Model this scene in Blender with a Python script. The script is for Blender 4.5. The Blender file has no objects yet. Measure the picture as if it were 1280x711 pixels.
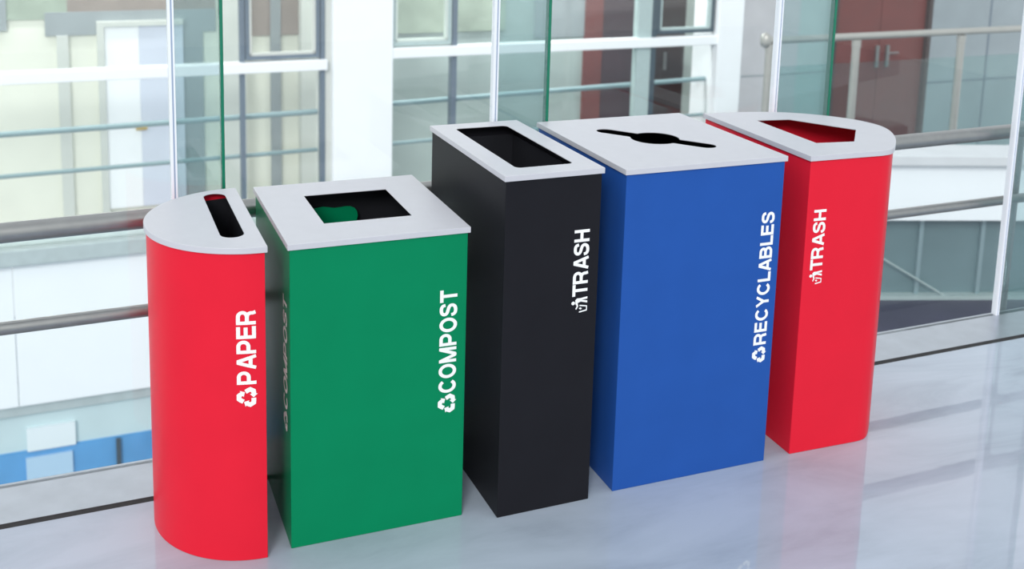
import bpy, bmesh, math
from mathutils import Vector, Matrix

scene = bpy.context.scene
COL = scene.collection

# ------------------------------------------------------------------ camera
cam_d = bpy.data.cameras.new('camera')
cam_d.sensor_width = 36.0
cam_d.lens = 1365.56 / 1280 * 36.0
cam_d.shift_x = 37.02 / 1280
cam_d.shift_y = -281.7 / 1280
cam_d.clip_end = 200
cam_d.dof.use_dof = True
cam_d.dof.focus_distance = 2.55
cam_d.dof.aperture_fstop = 4.5
cam = bpy.data.objects.new('camera', cam_d)
COL.objects.link(cam)
PITCH, ROLL, YAW = 0.1678, 0.0236, 0.3692
fw0 = Vector((math.sin(YAW), math.cos(YAW), 0)); rt0 = Vector((math.cos(YAW), -math.sin(YAW), 0)); up0 = Vector((0, 0, 1))
fw = fw0 * math.cos(PITCH) - up0 * math.sin(PITCH)
up = up0 * math.cos(PITCH) + fw0 * math.sin(PITCH)
rt = rt0 * math.cos(ROLL) + up * math.sin(ROLL)
up = up * math.cos(ROLL) - rt0 * math.sin(ROLL)
M = Matrix((rt, up, -fw)).transposed().to_4x4()
M.translation = (0, 0, 1.5004)
cam.matrix_world = M
scene.camera = cam

# ------------------------------------------------------------------ world, sun, exposure
world = bpy.data.worlds.new('overcast_sky')
scene.world = world
world.use_nodes = True
bg = world.node_tree.nodes['Background']
bg.inputs['Color'].default_value = (0.90, 0.96, 1.0, 1)
bg.inputs['Strength'].default_value = 1.05
sun_d = bpy.data.lights.new('hazy_sun', 'SUN')
sun_d.energy = 1.65
sun_d.angle = math.radians(18)
sun_d.color = (1.0, 0.98, 0.95)
sun = bpy.data.objects.new('hazy_sun', sun_d)
COL.objects.link(sun)
sun.rotation_euler = Vector((0.51, 0.86, -0.58)).to_track_quat('-Z', 'Y').to_euler()
vs = scene.view_settings
vs.view_transform = 'Standard'
vs.look = 'None'
vs.exposure = 0.0
vs.gamma = 1.0
vs.use_curve_mapping = False


# ------------------------------------------------------------------ materials
def lin(c):
    return tuple(((v / 255) / 12.92 if v / 255 <= .04045 else ((v / 255 + .055) / 1.055) ** 2.4) for v in c) + (1,)


def mat(name, rgb, rough=.5, metal=0., noise=.0, nscale=20., spec=.5, bump=0., bscale=200.):
    m = bpy.data.materials.new(name)
    m.use_nodes = True
    nt = m.node_tree
    b = nt.nodes['Principled BSDF']
    b.inputs['Base Color'].default_value = lin(rgb)
    b.inputs['Roughness'].default_value = rough
    b.inputs['Metallic'].default_value = metal
    b.inputs['Specular IOR Level'].default_value = spec
    tc = nt.nodes.new('ShaderNodeTexCoord')
    if noise > 0:
        n = nt.nodes.new('ShaderNodeTexNoise')
        n.inputs['Scale'].default_value = nscale
        n.inputs['Detail'].default_value = 4
        nt.links.new(tc.outputs['Object'], n.inputs['Vector'])
        r = nt.nodes.new('ShaderNodeValToRGB')
        c = lin(rgb)
        r.color_ramp.elements[0].position = .3
        r.color_ramp.elements[1].position = .7
        r.color_ramp.elements[0].color = tuple(v * (1 - noise) for v in c[:3]) + (1,)
        r.color_ramp.elements[1].color = tuple(min(1, v * (1 + noise)) for v in c[:3]) + (1,)
        nt.links.new(n.outputs['Fac'], r.inputs['Fac'])
        nt.links.new(r.outputs['Color'], b.inputs['Base Color'])
    if bump > 0:
        n2 = nt.nodes.new('ShaderNodeTexNoise')
        n2.inputs['Scale'].default_value = bscale
        nt.links.new(tc.outputs['Object'], n2.inputs['Vector'])
        bp = nt.nodes.new('ShaderNodeBump')
        bp.inputs['Strength'].default_value = bump
        bp.inputs['Distance'].default_value = .002
        nt.links.new(n2.outputs['Fac'], bp.inputs['Height'])
        nt.links.new(bp.outputs['Normal'], b.inputs['Normal'])
    return m


def glass(name, tint, gloss=.06, rough=.0, body=None, bodyfac=0.):
    """thin architectural glass: coloured transmission, a weak mirror, optionally a little haze"""
    m = bpy.data.materials.new(name)
    m.use_nodes = True
    nt = m.node_tree
    nt.nodes.clear()
    out = nt.nodes.new('ShaderNodeOutputMaterial')
    tr = nt.nodes.new('ShaderNodeBsdfTransparent')
    tr.inputs['Color'].default_value = tint + (1,)
    gl = nt.nodes.new('ShaderNodeBsdfGlossy')
    gl.inputs['Roughness'].default_value = rough
    mx = nt.nodes.new('ShaderNodeMixShader')
    fr = nt.nodes.new('ShaderNodeLayerWeight')
    fr.inputs['Blend'].default_value = .5
    pw = nt.nodes.new('ShaderNodeMath')
    pw.operation = 'POWER'
    pw.inputs[1].default_value = 4.0
    mul = nt.nodes.new('ShaderNodeMath')
    mul.operation = 'MULTIPLY_ADD'
    mul.inputs[1].default_value = .6
    mul.inputs[2].default_value = gloss
    mul.use_clamp = True
    nt.links.new(fr.outputs['Facing'], pw.inputs[0])
    nt.links.new(pw.outputs[0], mul.inputs[0])
    nt.links.new(mul.outputs[0], mx.inputs['Fac'])
    src = tr.outputs[0]
    if body:
        df = nt.nodes.new('ShaderNodeBsdfDiffuse')
        df.inputs['Color'].default_value = lin(body)
        m2 = nt.nodes.new('ShaderNodeMixShader')
        m2.inputs['Fac'].default_value = bodyfac
        nt.links.new(tr.outputs[0], m2.inputs[1])
        nt.links.new(df.outputs[0], m2.inputs[2])
        src = m2.outputs[0]
    nt.links.new(src, mx.inputs[1])
    nt.links.new(gl.outputs[0], mx.inputs[2])
    nt.links.new(mx.outputs[0], out.inputs['Surface'])
    return m


def floor_material():
    m = bpy.data.materials.new('polished_marble')
    m.use_nodes = True
    nt = m.node_tree
    b = nt.nodes['Principled BSDF']
    tc = nt.nodes.new('ShaderNodeTexCoord')
    mp = nt.nodes.new('ShaderNodeMapping')
    mp.inputs['Scale'].default_value = (1.0, 3.2, 1)
    mp.inputs['Rotation'].default_value = (0, 0, .1)
    nt.links.new(tc.outputs['Object'], mp.inputs['Vector'])
    n = nt.nodes.new('ShaderNodeTexNoise')
    n.inputs['Scale'].default_value = 1.6
    n.inputs['Detail'].default_value = 7
    n.inputs['Roughness'].default_value = .6
    n.inputs['Distortion'].default_value = .6
    nt.links.new(mp.outputs[0], n.inputs['Vector'])
    r = nt.nodes.new('ShaderNodeValToRGB')
    e = r.color_ramp.elements
    e[0].position, e[0].color = .30, lin((152, 163, 177))
    e[1].position, e[1].color = .62, lin((176, 187, 202))
    x = r.color_ramp.elements.new(.47)
    x.color = lin((167, 178, 193))
    nt.links.new(n.outputs['Fac'], r.inputs['Fac'])
    nt.links.new(r.outputs[0], b.inputs['Base Color'])
    b.inputs['Roughness'].default_value = .025
    b.inputs['IOR'].default_value = 1.7
    w = nt.nodes.new('ShaderNodeTexNoise')
    w.inputs['Scale'].default_value = 5
    w.inputs['Detail'].default_value = 3
    nt.links.new(tc.outputs['Object'], w.inputs['Vector'])
    bp = nt.nodes.new('ShaderNodeBump')
    bp.inputs['Strength'].default_value = .03
    bp.inputs['Distance'].default_value = .01
    nt.links.new(w.outputs['Fac'], bp.inputs['Height'])
    nt.links.new(bp.outputs['Normal'], b.inputs['Normal'])
    return m


RED = mat('red_powder_coat', (220, 32, 53), .38, noise=.02, nscale=9, spec=.12)
GREEN = mat('green_powder_coat', (0, 126, 83), .38, noise=.03, nscale=9, spec=.12)
BLACK = mat('black_powder_coat', (29, 29, 34), .45, noise=.05, nscale=9, spec=.10)
BLUE = mat('blue_powder_coat', (36, 82, 160), .36, noise=.03, nscale=9, spec=.12)
LID = mat('light_grey_lid_coat', (192, 192, 199), .42, noise=.015, nscale=30)
LINER = mat('black_plastic_liner', (36, 37, 42), .34, noise=.1, nscale=12)
INK = mat('white_vinyl_print', (240, 241, 242), .5)
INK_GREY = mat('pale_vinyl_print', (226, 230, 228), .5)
STEEL = mat('brushed_stainless_steel', (158, 156, 155), .30, metal=1., noise=.05, nscale=40)
STEEL2 = mat('pale_satin_steel', (176, 175, 170), .4, metal=.6, noise=.04, nscale=8)
ALU = mat('satin_aluminium', (186, 190, 198), .30, metal=.85, noise=.06, nscale=14)
DARKGAP = mat('dark_rubber_joint', (38, 38, 40), .8, noise=.2, nscale=60)
JOINT = mat('white_silicone_joint', (232, 236, 244), .5)
JOINT2 = mat('blue_grey_silicone', (150, 166, 190), .5)
GEDGE = mat('green_glass_edge', (0, 112, 84), .2)
PANE = glass('clear_glass', (.985, .993, .99), .03)
FIN = glass('teal_tinted_glass', (.81, .885, .885), .06, body=(150, 180, 184), bodyfac=.10)
FARGLASS = glass('facade_glass', (.975, .988, .982), .04)
RAILGLASS = glass('balustrade_glass', (.82, .92, .91), .05)
WHITE = mat('white_painted_panel', (240, 246, 250), .55, noise=.01, nscale=2)
WHITEM = mat('white_painted_metal', (244, 247, 250), .4, noise=.01, nscale=4)
GREYLEDGE = mat('grey_stone_coping', (176, 190, 192), .6, noise=.06, nscale=9)
CREAM = mat('cream_plaster', (232, 232, 220), .8, noise=.03, nscale=2)
GREYPL = mat('grey_plaster', (150, 158, 162), .8, noise=.05, nscale=3)
TAUPE = mat('taupe_plaster', (150, 138, 132), .8, noise=.08, nscale=4)
STRIPE = mat('pale_grey_pilaster', (204, 207, 202), .8, noise=.03, nscale=3)
DOORW = mat('white_door_leaf', (247, 248, 252), .5)
DOORL = mat('lavender_grey_door_leaf', (212, 217, 233), .5, noise=.03, nscale=2)
BRASS = mat('brass', (190, 160, 80), .35, metal=.8)
MULLD = mat('dark_grey_window_profile', (104, 118, 132), .45, noise=.05)
MULLDD = mat('charcoal_window_profile', (62, 78, 88), .45, noise=.05)
MULLL = mat('pale_teal_window_profile', (170, 188, 188), .5, noise=.04)
TEALBAR = mat('teal_grey_rail', (140, 164, 170), .4, metal=.2)
TEALW = mat('grey_green_wall', (166, 178, 176), .8, noise=.10, nscale=1.6)
MOTTLED = mat('mottled_grey_green', (160, 172, 158), .9, noise=.18, nscale=2.5)  # mottled green; on the left room wall it paints a tree reflection
BRICKRED = mat('brick_red_panel', (112, 60, 58), .7, noise=.08, nscale=5)
PLUM = mat('dark_plum_panel', (66, 48, 56), .6, noise=.10, nscale=3)
UMBER = mat('dark_umber_panel', (56, 42, 42), .6, noise=.10, nscale=3)
PALEGR = mat('pale_green_wall', (206, 216, 210), .8, noise=.05, nscale=3)
CONC = mat('light_concrete', (188, 188, 192), .8, noise=.06, nscale=3)
CONCP = mat('pale_coping_stone', (204, 208, 212), .7, noise=.04, nscale=4)
CONC2 = mat('blue_grey_concrete', (146, 156, 162), .8, noise=.07, nscale=2)
CONCT = mat('teal_grey_render', (172, 190, 190), .8, noise=.06, nscale=2)
DOORR = mat('red_brown_timber', (104, 42, 38), .55, noise=.10, nscale=3)
TEALLOW = mat('pale_teal_wall', (196, 218, 222), .6, noise=.04, nscale=2)
BLUELOW = mat('blue_wall', (92, 158, 212), .35, noise=.16, nscale=1.4)
PATCH = mat('painted_reflection', (226, 238, 242), .5)  # colour of a bright square mirrored in the glass
PATCH2 = mat('pale_blue_patch', (176, 208, 232), .4)
TEALGL = mat('teal_spandrel_glass', (106, 130, 135), .25, noise=.10, nscale=1.2)
NAVY = mat('dark_violet_floor', (58, 54, 78), .4, noise=.15, nscale=2)
LOWFLOOR = mat('lower_floor_stone', (120, 134, 146), .4, noise=.08, nscale=1)
FLOORM = floor_material()


# ------------------------------------------------------------------ helpers
def link(name, me, m, parent=None, smooth=None):
    o = bpy.data.objects.new(name, me)
    COL.objects.link(o)
    me.materials.clear()
    me.materials.append(m)
    if parent:
        o.parent = parent
    if smooth:
        for p in me.polygons:
            p.use_smooth = True
        me.set_sharp_from_angle(angle=math.radians(smooth))
    return o


def from_bm(name, bm, m, parent=None, smooth=None):
    me = bpy.data.meshes.new(name)
    bmesh.ops.recalc_face_normals(bm, faces=bm.faces)
    bm.to_mesh(me)
    bm.free()
    return link(name, me, m, parent, smooth)


def bevel(o, w=.002, seg=2, ang=40):
    b = o.modifiers.new('bevel', 'BEVEL')
    b.width = w
    b.segments = seg
    b.limit_method = 'ANGLE'
    b.angle_limit = math.radians(ang)
    return o


def add_box(bm, x0, x1, y0, y1, z0, z1):
    v = [bm.verts.new(c) for c in ((x0, y0, z0), (x1, y0, z0), (x1, y1, z0), (x0, y1, z0),
                                   (x0, y0, z1), (x1, y0, z1), (x1, y1, z1), (x0, y1, z1))]
    for f in ((0, 3, 2, 1), (4, 5, 6, 7), (0, 1, 5, 4), (1, 2, 6, 5), (2, 3, 7, 6), (3, 0, 4, 7)):
        bm.faces.new([v[i] for i in f])


def box(name, m, parent, x0, x1, y0, y1, z0, z1, bev=0):
    bm = bmesh.new()
    add_box(bm, x0, x1, y0, y1, z0, z1)
    o = from_bm(name, bm, m, parent)
    if bev:
        bevel(o, bev)
    return o


def tube(name, m, parent, a, b, rad, n=20, cap_dome=False):
    a, b = Vector(a), Vector(b)
    d = (b - a).normalized()
    s = d.orthogonal().normalized()
    t = d.cross(s)
    bm = bmesh.new()
    rings = []
    prof = [(0, rad), ((b - a).length, rad)]
    if cap_dome:
        L = (b - a).length
        prof = [(-rad * .9, rad * .3), (-rad * .55, rad * .8), (0, rad), (L, rad), (L + rad * .55, rad * .8), (L + rad * .9, rad * .3)]
    for (h, r) in prof:
        rings.append([bm.verts.new(a + d * h + (s * math.cos(2 * math.pi * i / n) + t * math.sin(2 * math.pi * i / n)) * r) for i in range(n)])
    for q in range(len(rings) - 1):
        for i in range(n):
            bm.faces.new((rings[q][i], rings[q][(i + 1) % n], rings[q + 1][(i + 1) % n], rings[q + 1][i]))
    bm.faces.new(rings[0][::-1])
    bm.faces.new(rings[-1])
    return from_bm(name, bm, m, parent, 50)


def empty(name, loc=(0, 0, 0), rz=0.):
    o = bpy.data.objects.new(name, None)
    COL.objects.link(o)
    o.empty_display_size = .1
    o.location = loc
    o.rotation_euler = (0, 0, rz)
    return o


def tag(o, label, cat, group=None):
    o['label'] = label
    o['category'] = cat
    if group:
        o['group'] = group
    return o


def struct(o, label=None):
    o['kind'] = 'structure'
    if label:
        o['label'] = label
    return o


# ------------------------------------------------------------------ the hall: floor, threshold, glass wall
Y0, ANG = 2.5157, 0.02413          # line where the floor meets the threshold, nearly parallel to the bins
SF, SB = 0.02, 0.178                # threshold strip: front and back edge measured from that line
wall_loc = (0, Y0, 0)

fe = empty('floor', wall_loc, ANG)
struct(fe, 'polished pale blue-grey marble floor')
box('floor_slab', FLOORM, fe, -4, 7, -6.5, SF - .022, -.25, 0)
tr = box('trim_1', ALU, None, -4, 7, SF, SB + .02, -.25, 0.0)
tr.location, tr.rotation_euler = wall_loc, (0, 0, ANG)
struct(tr, 'flush satin aluminium threshold strip under the glass wall')
tg = box('trim_2', DARKGAP, None, -4, 7, SF - .022, SF, -.25, -.001)
tg.location, tg.rotation_euler = wall_loc, (0, 0, ANG)
struct(tg, 'thin dark joint along the aluminium threshold strip')

gw = empty('wall_back', wall_loc, ANG)
struct(gw, 'frameless glass wall with white joints and green glass edges')
GO, GT, ZT = SB - .004, .012, 3.0
joints = [-1.02, .242, 1.096, 2.03, 3.055, 4.2]      # white silicone joints
edges = [-.88, .361, 1.254, 2.235, 3.27, 4.4]        # polished green pane edges
for i in range(len(joints)):
    j, e = joints[i], edges[i]
    nxt = joints[i + 1] if i + 1 < len(joints) else 5.6
    # shoe-mounted narrow tinted pane, then the wide clear pane
    box('tinted_pane', FIN, gw, j + .008, e - .004, GO, GO + .019, 0.0, ZT)
    box('pane', PANE, gw, e + .005, nxt - .008, GO + .003, GO + .003 + GT, 0.0, ZT)
    box('joint', JOINT, gw, j - .0075, j - .001, GO - .002, GO + .019, 0.0, ZT)
    box('joint_seal', JOINT2, gw, j - .001, j + .0030, GO - .001, GO + .019, 0.0, ZT)
    box('joint', JOINT, gw, j + .0030, j + .0072, GO - .002, GO + .019, 0.0, ZT)
    box('glass_edge', GEDGE, gw, e - .0035, e + .004, GO - .002, GO + .019, 0.0, ZT)

# ------------------------------------------------------------------ stainless guard rail just outside the glass
gr = empty('guard_rail', (0, Y0, 0), ANG)
tag(gr, 'two-bar stainless steel guard rail running along the glass wall behind the bins', 'railing')
RO = .262
tube('upper_rail', STEEL, gr, (-1.5, RO, .607), (5.4, RO, .663), .025, 28)
tube('lower_rail', STEEL, gr, (-1.5, RO, .368), (5.4, RO, .402), .0165, 24)
for s in (-1.1, 3.235, 4.7):
    tube('post', STEEL, gr, (s, RO + .055, -.12), (s, RO + .055, .66), .019, 20)
    for z in (.637, .388):
        tube('bracket', STEEL, gr, (s, RO, z), (s, RO + .055, z), .008, 12)
    box('base_plate', STEEL, gr, s - .05, s + .05, RO + .005, RO + .105, -.13, -.118)
# edge of our own floor slab, below the rail
ed = box('trim_3', CONC, None, -4, 7, SB + .02, SB + .21, -.25, -.13)
ed.location, ed.rotation_euler = wall_loc, (0, 0, ANG)
struct(ed, 'concrete slab edge carrying the guard rail posts')


# ------------------------------------------------------------------ bins
def offset_poly(pts, d):
    """offset a counter-clockwise polygon outward by d"""
    n = len(pts)
    out = []
    for i in range(n):
        p0, p1, p2 = Vector(pts[i - 1]), Vector(pts[i]), Vector(pts[(i + 1) % n])
        a, b = (p1 - p0).normalized(), (p2 - p1).normalized()
        na, nb = Vector((a.y, -a.x)), Vector((b.y, -b.x))
        k = 1 + na.dot(nb)
        out.append(tuple(p1 + (na + nb) * (d / max(k, .25))))
    return out


def shell(name, m, parent, outline, z0, z1, t, smooth=None, bottom=True):
    """open-topped hollow box on any outline"""
    bm = bmesh.new()
    inn = offset_poly(outline, -t)
    n = len(outline)
    R = [[bm.verts.new((p[0], p[1], z)) for p in poly] for poly, z in ((outline, z0), (outline, z1), (inn, z1), (inn, z0 + .012))]
    for a in range(3):
        for i in range(n):
            bm.faces.new((R[a][i], R[a][(i + 1) % n], R[a + 1][(i + 1) % n], R[a + 1][i]))
    bm.faces.new(R[0][::-1])
    bm.faces.new(R[3])
    return from_bm(name, bm, m, parent, smooth)


def lid(parent, outline, hole, z, th, smooth=None):
    """pressed sheet lid: thin top plate with an opening and a skirt turned down all round"""
    bm = bmesh.new()
    t = .0025
    inner = offset_poly(outline, -.0045)

    def loop(pts, zz, edges=True):
        v = [bm.verts.new((p[0], p[1], zz)) for p in pts]
        return v, [bm.edges.new((v[i], v[(i + 1) % len(v)])) for i in range(len(v))]
    to, teo = loop(outline, z + th)
    hh, hhe = loop(hole, z + th)
    bmesh.ops.triangle_fill(bm, use_beauty=True, use_dissolve=False, edges=teo + hhe)
    ui, uie = loop(inner, z + th - t)
    hu, hue = loop(hole, z + th - t)
    bmesh.ops.triangle_fill(bm, use_beauty=True, use_dissolve=False, edges=uie + hue)
    so, _ = loop(outline, z)
    si, _ = loop(inner, z)
    for a, b_ in ((so, to), (hu, hh), (si, so), (ui, si)):
        for i in range(len(a)):
            bm.faces.new((a[i], a[(i + 1) % len(a)], b_[(i + 1) % len(a)], b_[i]))
    o = from_bm('lid', bm, LID, parent, smooth or 35)
    bevel(o, .0009, 2, 45)
    return o


def rounded_rect(x0, x1, y0, y1, r, n=6):
    pts = []
    for cx, cy, a0 in ((x1 - r, y0 + r, -90), (x1 - r, y1 - r, 0), (x0 + r, y1 - r, 90), (x0 + r, y0 + r, 180)):
        for i in range(n + 1):
            a = math.radians(a0 + 90 * i / n)
            pts.append((cx + r * math.cos(a), cy + r * math.sin(a)))
    return pts


# --- lettering: heavy grotesque capitals drawn as strokes, capital height 1
SW = .20


def band(bm, pts, w, closed=False):
    """a flat ribbon of width w along a polyline, mitred at the bends"""
    n = len(pts)
    P = [Vector(p) for p in pts]
    vs_ = []
    for i in range(n):
        a = P[i] - P[i - 1] if (i > 0 or closed) else P[1] - P[0]
        c = P[(i + 1) % n] - P[i] if (i < n - 1 or closed) else a
        a, c = a.normalized(), c.normalized()
        na, nc = Vector((-a.y, a.x)), Vector((-c.y, c.x))
        k = max(1 + na.dot(nc), .5)
        o = (na + nc) * (w / 2 / k)
        vs_.append((bm.verts.new((P[i].x + o.x, P[i].y + o.y, 0)), bm.verts.new((P[i].x - o.x, P[i].y - o.y, 0))))
    for i in range(n if closed else n - 1):
        (a0_, b0_), (a1_, b1_) = vs_[i], vs_[(i + 1) % n]
        bm.faces.new((a0_, b0_, b1_, a1_))


def arc_pts(cx, cy, rx, ry, d0, d1, n=16):
    return [(cx + rx * math.cos(math.radians(d0 + (d1 - d0) * i / n)), cy + ry * math.sin(math.radians(d0 + (d1 - d0) * i / n))) for i in range(n + 1)]


def spline(P, sub=4):
    out = []
    for i in range(len(P) - 1):
        p0, p1, p2, p3 = (Vector(P[max(i - 1, 0)]), Vector(P[i]), Vector(P[i + 1]), Vector(P[min(i + 2, len(P) - 1)]))
        for q in range(sub):
            t = q / sub
            out.append(tuple(.5 * ((2 * p1) + (p2 - p0) * t + (2 * p0 - 5 * p1 + 4 * p2 - p3) * t * t + (3 * p1 - p0 - 3 * p2 + p3) * t ** 3)))
    out.append(tuple(P[-1]))
    return out


h_ = SW / 2
T_, M_ = 1 - h_, .5
GLYPH = {
    'T': (.80, [[(0, T_), (.80, T_)], [(.40, 0), (.40, 1 - SW * .5)]]),
    'H': (.82, [[(h_, 0), (h_, 1)], [(.82 - h_, 0), (.82 - h_, 1)], [(h_, .51), (.82 - h_, .51)]]),
    'E': (.74, [[(h_, 0), (h_, 1)], [(h_, T_), (.72, T_)], [(h_, .52), (.68, .52)], [(h_, h_), (.74, h_)]]),
    'L': (.70, [[(h_, 0), (h_, 1)], [(h_, h_), (.70, h_)]]),
    'P': (.80, [[(h_, 0), (h_, 1)], [(h_, T_), (.44, T_)] + arc_pts(.44, .645, .26, .255, 88, -88) + [(.44, .39), (h_, .39)]]),
    'R': (.86, [[(h_, 0), (h_, 1)], [(h_, T_), (.47, T_)] + arc_pts(.47, .675, .26, .225, 88, -88) + [(.47, .45), (h_, .45)],
                spline([(.44, .45), (.60, .41), (.69, .29), (.70, .14), (.75, 0)])]),
    'B': (.84, [[(h_, 0), (h_, 1)], [(h_, T_), (.46, T_)] + arc_pts(.46, .715, .235, .185, 88, -88) + [(.46, .53), (h_, .53)],
                [(h_, .53), (.48, .53)] + arc_pts(.48, .315, .26, .215, 88, -88) + [(.48, h_), (h_, h_)]]),
    'A': (.92, [[(.105, 0), (.43, .97)], [(.815, 0), (.49, .97)], [(.37, T_), (.55, T_)], [(.22, .29), (.70, .29)]]),
    'Y': (.88, [[(.105, 1), (.44, .42)], [(.775, 1), (.44, .42)], [(.44, 0), (.44, .46)]]),
    'M': (1.00, [[(h_, 0), (h_, 1)], [(1 - h_, 0), (1 - h_, 1)], [(.12, .93), (.47, .05)], [(.88, .93), (.53, .05)], [(.42, .06), (.58, .06)]]),
    'C': (.88, [arc_pts(.46, .5, .36, .415, 38, 322, 28)]),
    'O': (.94, [arc_pts(.47, .5, .37, .415, 0, 360, 36)[:-1]]),
    'S': (.82, [spline([(.725, .68), (.69, .82), (.58, .895), (.41, .915), (.23, .88), (.135, .78), (.14, .66), (.23, .58), (.41, .525),
                        (.60, .465), (.70, .37), (.70, .245), (.61, .135), (.41, .085), (.22, .115), (.12, .20), (.085, .335)])]),
}


def letters_bm(body):
    bm = bmesh.new()
    x = 0.
    for ch in body:
        wd, strokes = GLYPH[ch]
        n0_ = len(bm.verts)
        for si_, st in enumerate(strokes):
            n1_ = len(bm.verts)
            band(bm, st, SW, closed=(ch == 'O'))
            bm.verts.ensure_lookup_table()
            for v in bm.verts[n1_:]:
                v.co.z = si_ * .00004       # overlapping strokes lie a hair above one another
        for v in bm.verts[n0_:]:
            v.co.x += x
            v.co.y = min(max(v.co.y, -.012), 1.012)
        x += wd + (.04 if ch in 'AYLT' else .10)
    return bm


def place_flat(name, bm, parent, m, fmap):
    """fmap takes flat (x, y) print coordinates to a point on the bin's face"""
    for v in bm.verts:
        v.co = fmap(v.co.x, v.co.y, v.co.z)
    return from_bm(name, bm, m, parent)


def lettering(parent, body, x0, x1, capx0, cap, fmap, m=INK, cuts=None):
    """text runs from x0 to x1, capitals reach from capx0 to capx0 + cap"""
    bm = letters_bm(body)
    xs = [v.co.x for v in bm.verts]
    ys = [v.co.y for v in bm.verts]
    a, b, c, d = min(xs), max(xs), min(ys), max(ys)
    for v in bm.verts:
        v.co = Vector((x0 + (v.co.x - a) / (b - a) * (x1 - x0), capx0 + (v.co.y - c) / (d - c) * cap, v.co.z))
    if cuts:
        for q in cuts:
            bmesh.ops.bisect_plane(bm, geom=bm.verts[:] + bm.edges[:] + bm.faces[:], plane_co=(0, q, 0), plane_no=(0, 1, 0))
    return place_flat('lettering', bm, parent, m, fmap)


def recycle_bm(cx, cy, size):
    """three chasing arrows"""
    bm = bmesh.new()
    apex, dl, dr, w = Vector((0, .56)), Vector((-.5, -.866)), Vector((.5, -.866)), .215
    out_r_ = Vector((.866, .5))
    for k_ in range(3):
        n0_ = len(bm.verts)
        band(bm, [tuple(apex + dl * .43), tuple(apex + dl * .27), tuple(apex + dl * .19 + Vector((.01, -.005))), tuple(apex + dr * .19 - Vector((.01, .005))), tuple(apex + dr * .27), tuple(apex + dr * .34)], w)
        e = apex + dr * .335
        bm.faces.new([bm.verts.new((q.x, q.y, 0)) for q in (e + out_r_ * .18, e - out_r_ * .18, e + dr * .175)])
        bm.verts.ensure_lookup_table()
        rot = Matrix.Rotation(math.radians(120 * k_), 3, 'Z')
        for v in bm.verts[n0_:]:
            v.co = rot @ v.co
    for v in bm.verts:
        v.co = Vector((cx + v.co.x * size * 1.0, cy + v.co.y * size * 1.0 - size * .03, 0))
    return bm


def litter_bm(x0, y0, w, h):
    """a figure dropping rubbish into a basket; the basket comes first"""
    bm = bmesh.new()

    def poly(pts):
        bm.faces.new([bm.verts.new((x0 + p[0] * w, y0 + p[1] * h, 0)) for p in pts])
    # basket outline
    poly([(.02, .50), (.10, .50), (.17, .06), (.10, .0)])
    poly([(.10, .0), (.17, .06), (.36, .06), (.42, .0)])
    poly([(.36, .06), (.42, .0), (.52, .48), (.44, .48)])
    poly([(.20, .40), (.28, .52), (.36, .44), (.28, .32)])      # rubbish falling in
    # head
    poly([(.66 + .115 * math.cos(math.radians(a)), .885 + .115 * math.sin(math.radians(a))) for a in range(0, 360, 30)])
    # torso, arm, legs
    poly([(.60, .74), (.84, .76), (.94, .66), (.94, .40), (.72, .40)])
    poly([(.60, .74), (.70, .62), (.44, .56), (.24, .66), (.27, .74), (.46, .66)])
    poly([(.72, .42), (.84, .42), (.74, .0), (.60, .0)])
    poly([(.82, .42), (.94, .42), (1.0, .0), (.86, .0)])
    return bm


def on_front(bx, lift=.0008):
    # print x runs up the face, print y runs towards the left
    return lambda x, y, z=0: Vector((bx - y, -lift - z, x))


def on_left(bv, lift=.0008):
    return lambda x, y, z=0: Vector((-lift - z, bv + y, x))


TH, OV = .0136, .005


def rect_outline(w, d):
    return [(0, 0), (w, 0), (w, d), (0, d)]


# --- green compost bin
W, Dp, H = .406, .4425, .6996
g = empty('square_recycling_bin', (.4295, 2.224, 0), -.002)
tag(g, 'green square compost bin with a square lid opening, beside the short red half-round bin', 'recycling bin', 'row of coloured bins')
bevel(shell('body', GREEN, g, rect_outline(W, Dp), 0, H + TH - .003, .004), .0015)
lid(g, offset_poly(rect_outline(W, Dp), OV), [(.101, .115), (.3085, .115), (.3085, .340), (.101, .340)], H, TH)
shell('liner', LINER, g, offset_poly(rect_outline(W, Dp), -.008), .02, H - .006, .003)
# the wavy green cut-out hanging in front of the black liner
bm = bmesh.new()
prof = [(.060, -.20), (.060, -.055), (.10, -.048), (.125, -.046), (.145, -.0435), (.164, -.041), (.180, -.044), (.193, -.0468), (.208, -.0462), (.222, -.0448),
        (.236, -.0462), (.246, -.051), (.2525, -.060), (.2545, -.072), (.252, -.085), (.246, -.11), (.240, -.20)]
for y in (.408, .411):
    bm.faces.new([bm.verts.new((x, y, H + z)) for x, z in prof])
bm.verts.ensure_lookup_table()
n = len(prof)
for i in range(n):
    bm.faces.new((bm.verts[i], bm.verts[(i + 1) % n], bm.verts[n + (i + 1) % n], bm.verts[n + i]))
from_bm('inner_flap', bm, GREEN, g)
lettering(g, 'COMPOST', .318, .568, 0, .0425, on_front(.3835))
place_flat('recycling_symbol', recycle_bm(.2915, .021, .047), g, INK, on_front(.3835))
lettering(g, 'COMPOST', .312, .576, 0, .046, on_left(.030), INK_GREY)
place_flat('recycling_symbol', recycle_bm(.284, .023, .048), g, INK_GREY, on_left(.030))

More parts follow.
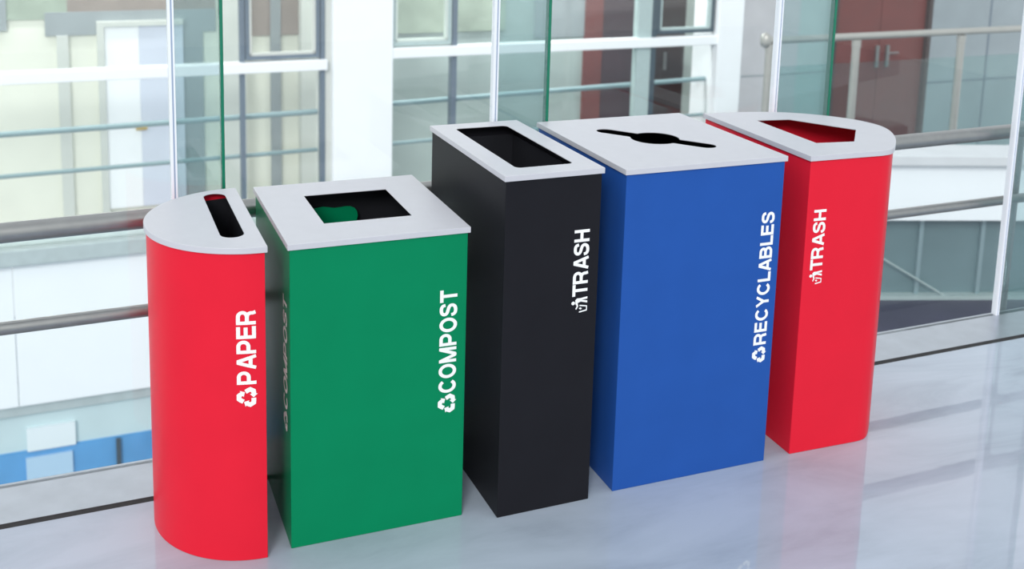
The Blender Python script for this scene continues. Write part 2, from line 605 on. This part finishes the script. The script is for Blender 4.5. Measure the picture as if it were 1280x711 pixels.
# --- black trash bin
W, Dp, H = .2418, .5064, .8229
k = empty('rectangular_trash_bin', (.9098, 2.1851, 0), .0134)
tag(k, 'tall narrow black trash bin with a long rectangular lid opening', 'trash bin', 'row of coloured bins')
bevel(shell('body', BLACK, k, rect_outline(W, Dp), 0, H + TH - .003, .004), .0015)
lid(k, offset_poly(rect_outline(W, Dp), OV), rounded_rect(.0476, .194, .053, .4615, .014), H, TH)
shell('liner', LINER, k, offset_poly(rect_outline(W, Dp), -.012), .02, H - .02, .003)
lettering(k, 'TRASH', .5285, .691, 0, .0402, on_front(.2157))
place_flat('litter_symbol', litter_bm(.4865, 0, .039, .0415), k, INK, on_front(.2160))

# --- blue recyclables bin
W, Dp, H = .4479, .5064, .8103
b = empty('square_recycling_bin', (1.2222, 2.1983, 0), .0051)
tag(b, 'blue square recyclables bin with a keyhole slot in the lid', 'recycling bin', 'row of coloured bins')
bevel(shell('body', BLUE, b, rect_outline(W, Dp), 0, H + TH - .003, .004), .0015)
# slot: a narrow diagonal letter slot with a round swelling in the middle
cx, cy = .2232, .2566
ax = Vector((.326 - .120, .130 - .383)).normalized()
nx = Vector((-ax.y, ax.x))
half, hw, rx, ry = .1660, .0255, .064, .067
slot = []
a0 = math.asin(hw / ry)
x_join = rx * math.cos(a0)


def sl(u, v):
    q = Vector((cx, cy)) + ax * u + nx * v
    slot.append((q.x, q.y))


for i in range(9):       # right round end
    a = math.radians(-90 + 180 * i / 8)
    sl(half - hw + hw * math.cos(a), hw * math.sin(a))
for i in range(17):      # swelling, upper side
    a = a0 + (math.pi - 2 * a0) * i / 16
    sl(rx * math.cos(a), ry * math.sin(a))
for i in range(9):
    a = math.radians(90 + 180 * i / 8)
    sl(-half + hw + hw * math.cos(a), hw * math.sin(a))
for i in range(17):
    a = math.pi + a0 + (math.pi - 2 * a0) * i / 16
    sl(rx * math.cos(a), ry * math.sin(a))
lid(b, offset_poly(rect_outline(W, Dp), OV), slot, H, TH)
shell('liner', LINER, b, offset_poly(rect_outline(W, Dp), -.008), .02, H - .002, .003)
lettering(b, 'RECYCLABLES', .3285, .682, 0, .0388, on_front(.4275))
place_flat('recycling_symbol', recycle_bm(.3015, .0192, .044), b, INK, on_front(.4275))

# --- right red trash bin: flat side to the left, bowed side to the right
H = .8029
r_ = empty('half_round_trash_bin', (1.7534, 2.2055, 0), -.0164)
tag(r_, 'tall red half-round trash bin with a pentagon lid opening, beside the blue bin', 'trash bin', 'row of coloured bins')
ctrl = [(.215, 0), (.236, .003), (.258, .012), (.292, .043), (.335, .092), (.372, .145), (.397, .195), (.408, .245), (.398, .300), (.378, .340), (.345, .383),
        (.300, .424), (.245, .458), (.180, .482), (.100, .498)]


def catmull(P, sub=5):
    out = []
    for i in range(len(P) - 1):
        p0, p1, p2, p3 = (Vector(P[max(i - 1, 0)]), Vector(P[i]), Vector(P[i + 1]), Vector(P[min(i + 2, len(P) - 1)]))
        for q in range(sub):
            t = q / sub
            out.append(tuple(.5 * ((2 * p1) + (p2 - p0) * t + (2 * p0 - 5 * p1 + 4 * p2 - p3) * t * t + (3 * p1 - p0 - 3 * p2 + p3) * t ** 3)))
    out.append(P[-1])
    return out


out_r = [(0, 0)] + catmull(ctrl, 4) + [(0, .5045)]
bevel(shell('body', RED, r_, out_r, 0, H + TH - .003, .004, 30), .0015)
lid(r_, offset_poly(out_r, OV), [(.098, .112), (.2105, .100), (.311, .2185), (.2035, .380), (.098, .392)], H, TH, 30)
shell('liner', LINER, r_, offset_poly(out_r, -.012), .02, H - .26, .003, 30)
lettering(r_, 'TRASH', .510, .672, 0, .0382, on_front(.0584))
place_flat('litter_symbol', litter_bm(.470, 0, .037, .0385), r_, INK, on_front(.0588))

# --- left red paper bin: flat side to the right, round side to the left
H = .706
l_ = empty('half_round_recycling_bin', (.3747, 2.2093, 0), 0)
tag(l_, 'short red half-round paper bin with a rounded slot in the lid, leftmost of the row', 'recycling bin', 'row of coloured bins')
A_, B_ = .224, .2213
NS = 72
arc = [(-A_ * math.cos(t), B_ + B_ * math.sin(t)) for t in [math.pi / 2 - math.pi * i / NS for i in range(NS + 1)]]
out_l = [(p[0], p[1]) for p in arc]        # from the back corner round the left to the front corner
out_l[0] = (0, 2 * B_)
out_l[-1] = (0, 0)
bevel(shell('body', RED, l_, out_l, 0, H + TH - .003, .004, 30), .0012, 2, 50)
sx, sr = -.0535, .0255
slot_l = []
for cyy, a0d in ((.0735 + sr, 180), (.414 - sr, 0)):
    for i in range(13):
        a = math.radians(a0d + 180 * i / 12)
        slot_l.append((sx + sr * math.cos(a), cyy + sr * math.sin(a)))
lid(l_, offset_poly(out_l, OV), slot_l, H, TH, 30)
shell('liner', LINER, l_, offset_poly(out_l, -.010), .02, H - .006, .003, 30)

arclen = [0.]
rev = out_l[::-1]
for i in range(1, len(rev)):
    arclen.append(arclen[-1] + (Vector(rev[i]) - Vector(rev[i - 1])).length)


def on_curve(start, lift=.0009):
    def f(x, y, z=0):
        s = start + y
        for i in range(1, len(rev)):
            if arclen[i] >= s:
                t = (s - arclen[i - 1]) / (arclen[i] - arclen[i - 1])
                p0, p1 = Vector(rev[i - 1]), Vector(rev[i])
                q = p0.lerp(p1, t)
                d = (p1 - p0).normalized()
                nn = Vector((-d.y, d.x))
                if nn.y > 0:
                    nn = -nn
                q = q + nn * (lift + z)
                return Vector((q.x, q.y, x))
    return f


cuts = [.004 * i for i in range(1, 12)]
lettering(l_, 'PAPER', .4135, .580, 0, .0415, on_curve(.020), cuts=cuts)
rb = recycle_bm(.3845, .0208, .046)
for q in cuts:
    bmesh.ops.bisect_plane(rb, geom=rb.verts[:] + rb.edges[:] + rb.faces[:], plane_co=(0, q, 0), plane_no=(0, 1, 0))
place_flat('recycling_symbol', rb, l_, INK, on_curve(.020))

# ------------------------------------------------------------------ the building across the atrium
ob = empty('opposite_building', (0, Y0, -6.6), ANG)
tag(ob, 'white-framed glazed building wing across the atrium, seen through the glass wall', 'building')
ZB = 6.6                                          # children are measured from the building's foot


def fb(name, m, s0, s1, o0, o1, z0, z1, bev=0, parent=None):
    return box(name, m, parent or ob, s0, s1, o0, o1, z0 + ZB, z1 + ZB, bev)


F = 10.0
TOP = 2.6
# solid bands below the windows
fb('ledge', GREYLEDGE, -4, 8.55, F - .10, F + .30, -2.84, -2.66, .01)
sp = empty('spandrel', (0, 0, 0))
sp.parent = ob
for i in range(7):
    s0 = -4 + i * 1.80
    fb('panel', WHITE, s0 + .004, s0 + 1.796, F, F + .12, -4.52, -2.84, 0, sp)
fb('soffit_edge', GREYLEDGE, -4, 8.6, F + .06, F + .30, -4.66, -4.52)
fb('lower_wall', TEALLOW, -4, 8.6, F + .12, F + .3, -5.12, -4.66)
lw = fb('base_wall', BLUELOW, -4, 8.6, F + .10, F + .3, -6.6, -5.12)
for s in (.62, 2.4, 4.2):
    fb('base_joint', MULLDD, s, s + .05, F + .06, F + .11, -6.0, -5.14)
fb('pale_patch', PATCH, -.34, .18, F + .07, F + .13, -5.12, -4.84)  # reflection of a bright square, painted as a pale patch
fb('pale_patch', PATCH2, -.36, .14, F + .07, F + .11, -5.50, -5.20)  # lighter blue zone on the base wall
# columns
fb('column', WHITEM, 3.18, 3.92, F - .12, F + .5, -2.66, TOP, .01)
fb('column_cover', STRIPE, 3.10, 3.18, F - .02, F + .4, -2.66, TOP)
fb('column', WHITEM, 8.56, 8.96, F - .12, F + .5, -2.66, TOP, .01)
# transoms
fb('transom', WHITEM, -4, 3.12, F - .10, F + .06, -.825, -.70, .01)
fb('transom', WHITEM, 3.92, 8.57, F - .10, F + .06, -.725, -.60, .01)
# mullions and opening sashes
fb('mullion', MULLD, 2.11, 2.16, F - .04, F + .08, -2.66, TOP)
fb('mullion', MULLD, 3.05, 3.10, F - .04, F + .08, -2.66, TOP)
fb('mullion', MULLD, 4.71, 4.775, F - .04, F + .08, -2.66, TOP)
fb('mullion', MULLL, 7.34, 7.55, F - .04, F + .08, -2.66, TOP)
fb('mullion', MULLDD, 7.55, 7.63, F - .04, F + .08, -2.66, TOP)


def sash(s0, s1, z0, z1, m, mi):
    w = empty('window_sash', (0, 0, 0))
    w.parent = ob
    t = .045
    for nm, a in (('stile', (s0, s0 + t, z0, z1)), ('stile', (s1 - t, s1, z0, z1)), ('bottom_rail', (s0 + t, s1 - t, z0, z0 + t)), ('top_rail', (s0 + t, s1 - t, z1 - t, z1))):
        fb(nm, m, a[0], a[1], F - .03, F + .06, a[2], a[3], 0, w)
    for nm, a in (('bead', (s0 + t, s0 + t + .03, z0 + t, z1 - t)), ('bead', (s1 - t - .03, s1 - t, z0 + t, z1 - t)), ('bead', (s0 + t, s1 - t, z0 + t, z0 + t + .03))):
        fb(nm, mi, a[0], a[1], F - .02, F + .05, a[2], a[3], 0, w)


sash(2.17, 3.04, -.68, .9, MULLD, STRIPE)
sash(3.93, 4.70, -.58, .9, MULLL, PALEGR)
sash(7.64, 8.54, -.56, .9, MULLDD, MULLL)
# panes
for s0, s1, zt in ((-4, 2.10, -.83), (2.17, 3.04, -.83), (3.93, 4.70, -.73), (4.78, 7.33, -.73), (7.64, 8.55, -.73)):
    fb('pane', FARGLASS, s0, s1, F + .0, F + .012, -2.65, zt)
    fb('pane', FARGLASS, s0, s1, F + .0, F + .012, zt + .13, TOP)
# guard bars inside the windows
for s0, s1, zs in ((-4, 3.05, (-1.42, -1.89)), (3.93, 8.55, (-1.29, -1.80))):
    for z in zs:
        q = tube('guard_bar', TEALBAR, ob, (s0, F + .14, z + ZB - .04), (s1, F + .14, z + ZB + .05), .034 if z > -1.6 else .026, 14)
# rooms behind the glass
I = 11.2
fb('room_floor', CONC, -4, 9.3, F + .3, I + .1, -2.95, -2.84)
fb('room_wall', CREAM, -4, 4.1, I, I + .1, -2.84, TOP)
fb('wall_band', GREYPL, .05, 2.02, I - .03, I, -.50, -.22)
fb('wall_band', TAUPE, .30, 2.02, I - .02, I, -.22, 1.2)
fb('wall_band', MOTTLED, -4, .30, I - .02, I, -.30, -.02)  # green of a tree reflection, painted as a band on the wall
fb('wall_band', PALEGR, -4, .05, I - .015, I, -.02, 1.2)  # whitish part of the tree reflection, likewise put into the wall colour
fb('wall_band', GREYPL, -.62, -.36, I - .04, I, -.42, 1.2)
fb('pilaster', STRIPE, .17, .30, I - .05, I, -2.84, -.5)
fb('pilaster', STRIPE, 2.06, 2.34, I - .3, I, -2.84, TOP)
fb('pilaster', GREYPL, 2.70, 2.83, I - .05, I, -2.84, TOP)
fb('pilaster', STRIPE, 3.06, 3.35, I - .2, I, -2.84, TOP)
fb('wall_band', TAUPE, 2.34, 3.06, I - .03, I, -.58, 1.2)
rd = empty('room_door', (0, 0, 0))
rd.parent = ob
fb('door_leaf', DOORW, .70, 1.10, I - .07, I - .02, -2.66, -.40, .006, rd)
fb('door_leaf', DOORL, 1.10, 1.62, I - .07, I - .02, -2.66, -.40, .006, rd)
fb('door_frame', STRIPE, .62, .70, I - .10, I, -2.84, -.34, 0, rd)
fb('door_frame', STRIPE, .70, 1.62, I - .10, I, -.40, -.34, 0, rd)
tube('door_handle', BRASS, rd, (1.03, I - .12, -1.66 + ZB), (1.16, I - .12, -1.66 + ZB), .022, 10)
fb('wall_band', GREYPL, 1.62, 1.86, I - .03, I, -2.84, -.5)
# unseen area lights, added above the view to brighten the rooms
for s0, s1 in ((-2.2, 1.6), (1.9, 4.0), (4.3, 8.4)):
    lamp = empty('added_room_light', (0, 0, 0))
    lamp.parent = ob
    fb('added_light_housing', WHITEM, s0, s1, F + .45, F + .75, 2.45, 2.52, 0, lamp)
    ld = bpy.data.lights.new('added_area_light', 'AREA')
    ld.shape = 'RECTANGLE'
    ld.size, ld.size_y = (s1 - s0), .25
    ld.energy = (30 if s0 < 4 else 52) * (s1 - s0)
    lo_ = bpy.data.objects.new('added_area_light', ld)
    COL.objects.link(lo_)
    lo_.parent = lamp
    lo_.location = ((s0 + s1) / 2, F + .6, 2.44 + ZB)
# second room
fb('room_wall', TEALW, 4.1, 7.2, I, I + .1, -2.84, TOP)
fb('wall_band', MOTTLED, 4.1, 5.95, I - .02, I, -.62, TOP)
fb('wall_band', GREYPL, 6.4, 7.18, I - .03, I, -.75, TOP)
fb('wall_panel', BRICKRED, 7.18, 7.46, I - .06, I + .1, -2.84, TOP)
fb('wall_panel', PLUM, 7.46, 8.36, I - .04, I + .1, -2.84, TOP)
fb('wall_panel', UMBER, 8.36, 8.85, I - .05, I + .1, -2.84, TOP)
fb('room_wall', PALEGR, 8.85, 9.6, I, I + .1, -2.84, TOP)
tube('door_handle', STEEL, ob, (8.50, I - .09, -1.28 + ZB), (8.50, I - .09, -1.02 + ZB), .03, 10)
# concrete part with the red-brown double door
C = 9.9
fb('concrete_wall', CONC, 8.97, 10.0, C + .1, C + .3, -6.6, TOP)
fb('concrete_wall', CONCT, 10.0, 10.62, C + .1, C + .3, -6.6, TOP)
fb('concrete_wall', CONC2, 12.35, 18.0, C, C + .3, -6.6, TOP)
for z in (-1.22, .1):
    fb('wall_joint', GREYPL, 8.98, 10.6, C + .092, C + .1, z, z + .02)
for s in (13.5, 15.0):
    fb('wall_joint', MULLD, s, s + .03, C - .008, C, -2.6, TOP)
fb('wall_joint', MULLD, 12.36, 18.0, C - .008, C, -1.46, -1.44)
dd = empty('timber_double_door', (0, 0, 0))
dd.parent = ob
fb('door_leaf', DOORR, 10.62, 11.43, C + .06, C + .12, -2.7, 1.6, .006, dd)
fb('door_leaf', DOORR, 11.44, 12.28, C + .06, C + .12, -2.7, 1.6, .006, dd)
fb('door_frame', UMBER, 10.56, 10.62, C + .02, C + .2, -2.7, 1.6, 0, dd)
fb('door_frame', UMBER, 12.28, 12.35, C - .01, C + .2, -2.7, 1.6, 0, dd)
for s in (11.34, 11.53):
    tube('pull_handle', STEEL, dd, (s, C - .02, -1.16 + ZB), (s, C - .02, -.84 + ZB), .03, 12)
tube('lever', STEEL, dd, (11.56, C - .02, -.96 + ZB), (11.74, C - .02, -.96 + ZB), .014, 10)

# ------------------------------------------------------------------ far gallery railing on the right
fr_ = empty('gallery_railing', (0, Y0, -2.35), ANG)
tag(fr_, 'steel and glass balustrade in front of the red-brown door across the atrium', 'railing')
G, ZG = 7.5, 2.35
tube('handrail', STEEL2, fr_, (7.53, G, -.275 + ZG), (14.5, G, -.25 + ZG), .042, 18, True)
tube('finial', STEEL2, fr_, (7.54, G, -.30 + ZG), (7.54, G, -.24 + ZG), .062, 18, True)
for s in (7.60, 8.83, 10.45, 12.1, 13.8):
    tube('post', STEEL2, fr_, (s, G, 0), (s, G, -.36 + ZG), .046, 16)
    tube('post_cap', STEEL2, fr_, (s, G, -.40 + ZG), (s, G, -.31 + ZG), .052, 16)
pp = [7.60, 8.83, 10.45, 12.1, 13.8]
for i in range(4):
    box('glass_panel', RAILGLASS, fr_, pp[i] + .06, pp[i + 1] - .06, G - .006, G + .006, .05, ZG - .58)

# gallery slab that turns the corner on the right
A2 = -.3
d0 = Vector((math.cos(ANG), math.sin(ANG), 0)); n0 = Vector((-math.sin(ANG), math.cos(ANG), 0))
P0 = Vector((0, Y0, 0)) + d0 * 6.6 + n0 * 5.5
gs = empty('gallery_slab', (P0.x, P0.y, -4.4), A2)
tag(gs, 'white gallery parapet over a teal glazed storey, right of the tall red bin', 'balcony')
Z2 = 4.4
box('coping', CONCP, gs, -.1, 7, -.10, .35, -1.10 + Z2, -1.0 + Z2, .01)
box('parapet', WHITE, gs, 0, 7, 0, .25, -1.66 + Z2, -1.10 + Z2)
for i in range(9):
    box('glazing', TEALGL, gs, .02 + i * .62, .60 + i * .62, .20, .24, -2.46 + Z2, -1.66 + Z2)
    box('glazing_bar', TEALBAR, gs, .60 + i * .62, .64 + i * .62, .16, .26, -2.46 + Z2, -1.66 + Z2)
tube('diagonal_brace', MULLL, gs, (.2, .12, -1.70 + Z2), (1.5, .12, -2.46 + Z2), .010, 8)
box('plinth', MULLL, gs, 0, 7, .10, .4, -2.50 + Z2, -2.46 + Z2)
box('lower_landing', NAVY, gs, -.5, 7, -2.9, .5, -2.66 + Z2, -2.50 + Z2)
box('support', CONC2, gs, .3, 6.5, .3, .5, 0, -2.66 + Z2)

# atrium floor far below
af = box('lower_floor', LOWFLOOR, None, -8, 20, 0, 18, -.2, 0)
af.location = (0, Y0, -6.6)
af.rotation_euler = (0, 0, ANG)
struct(af, 'stone floor of the atrium below')
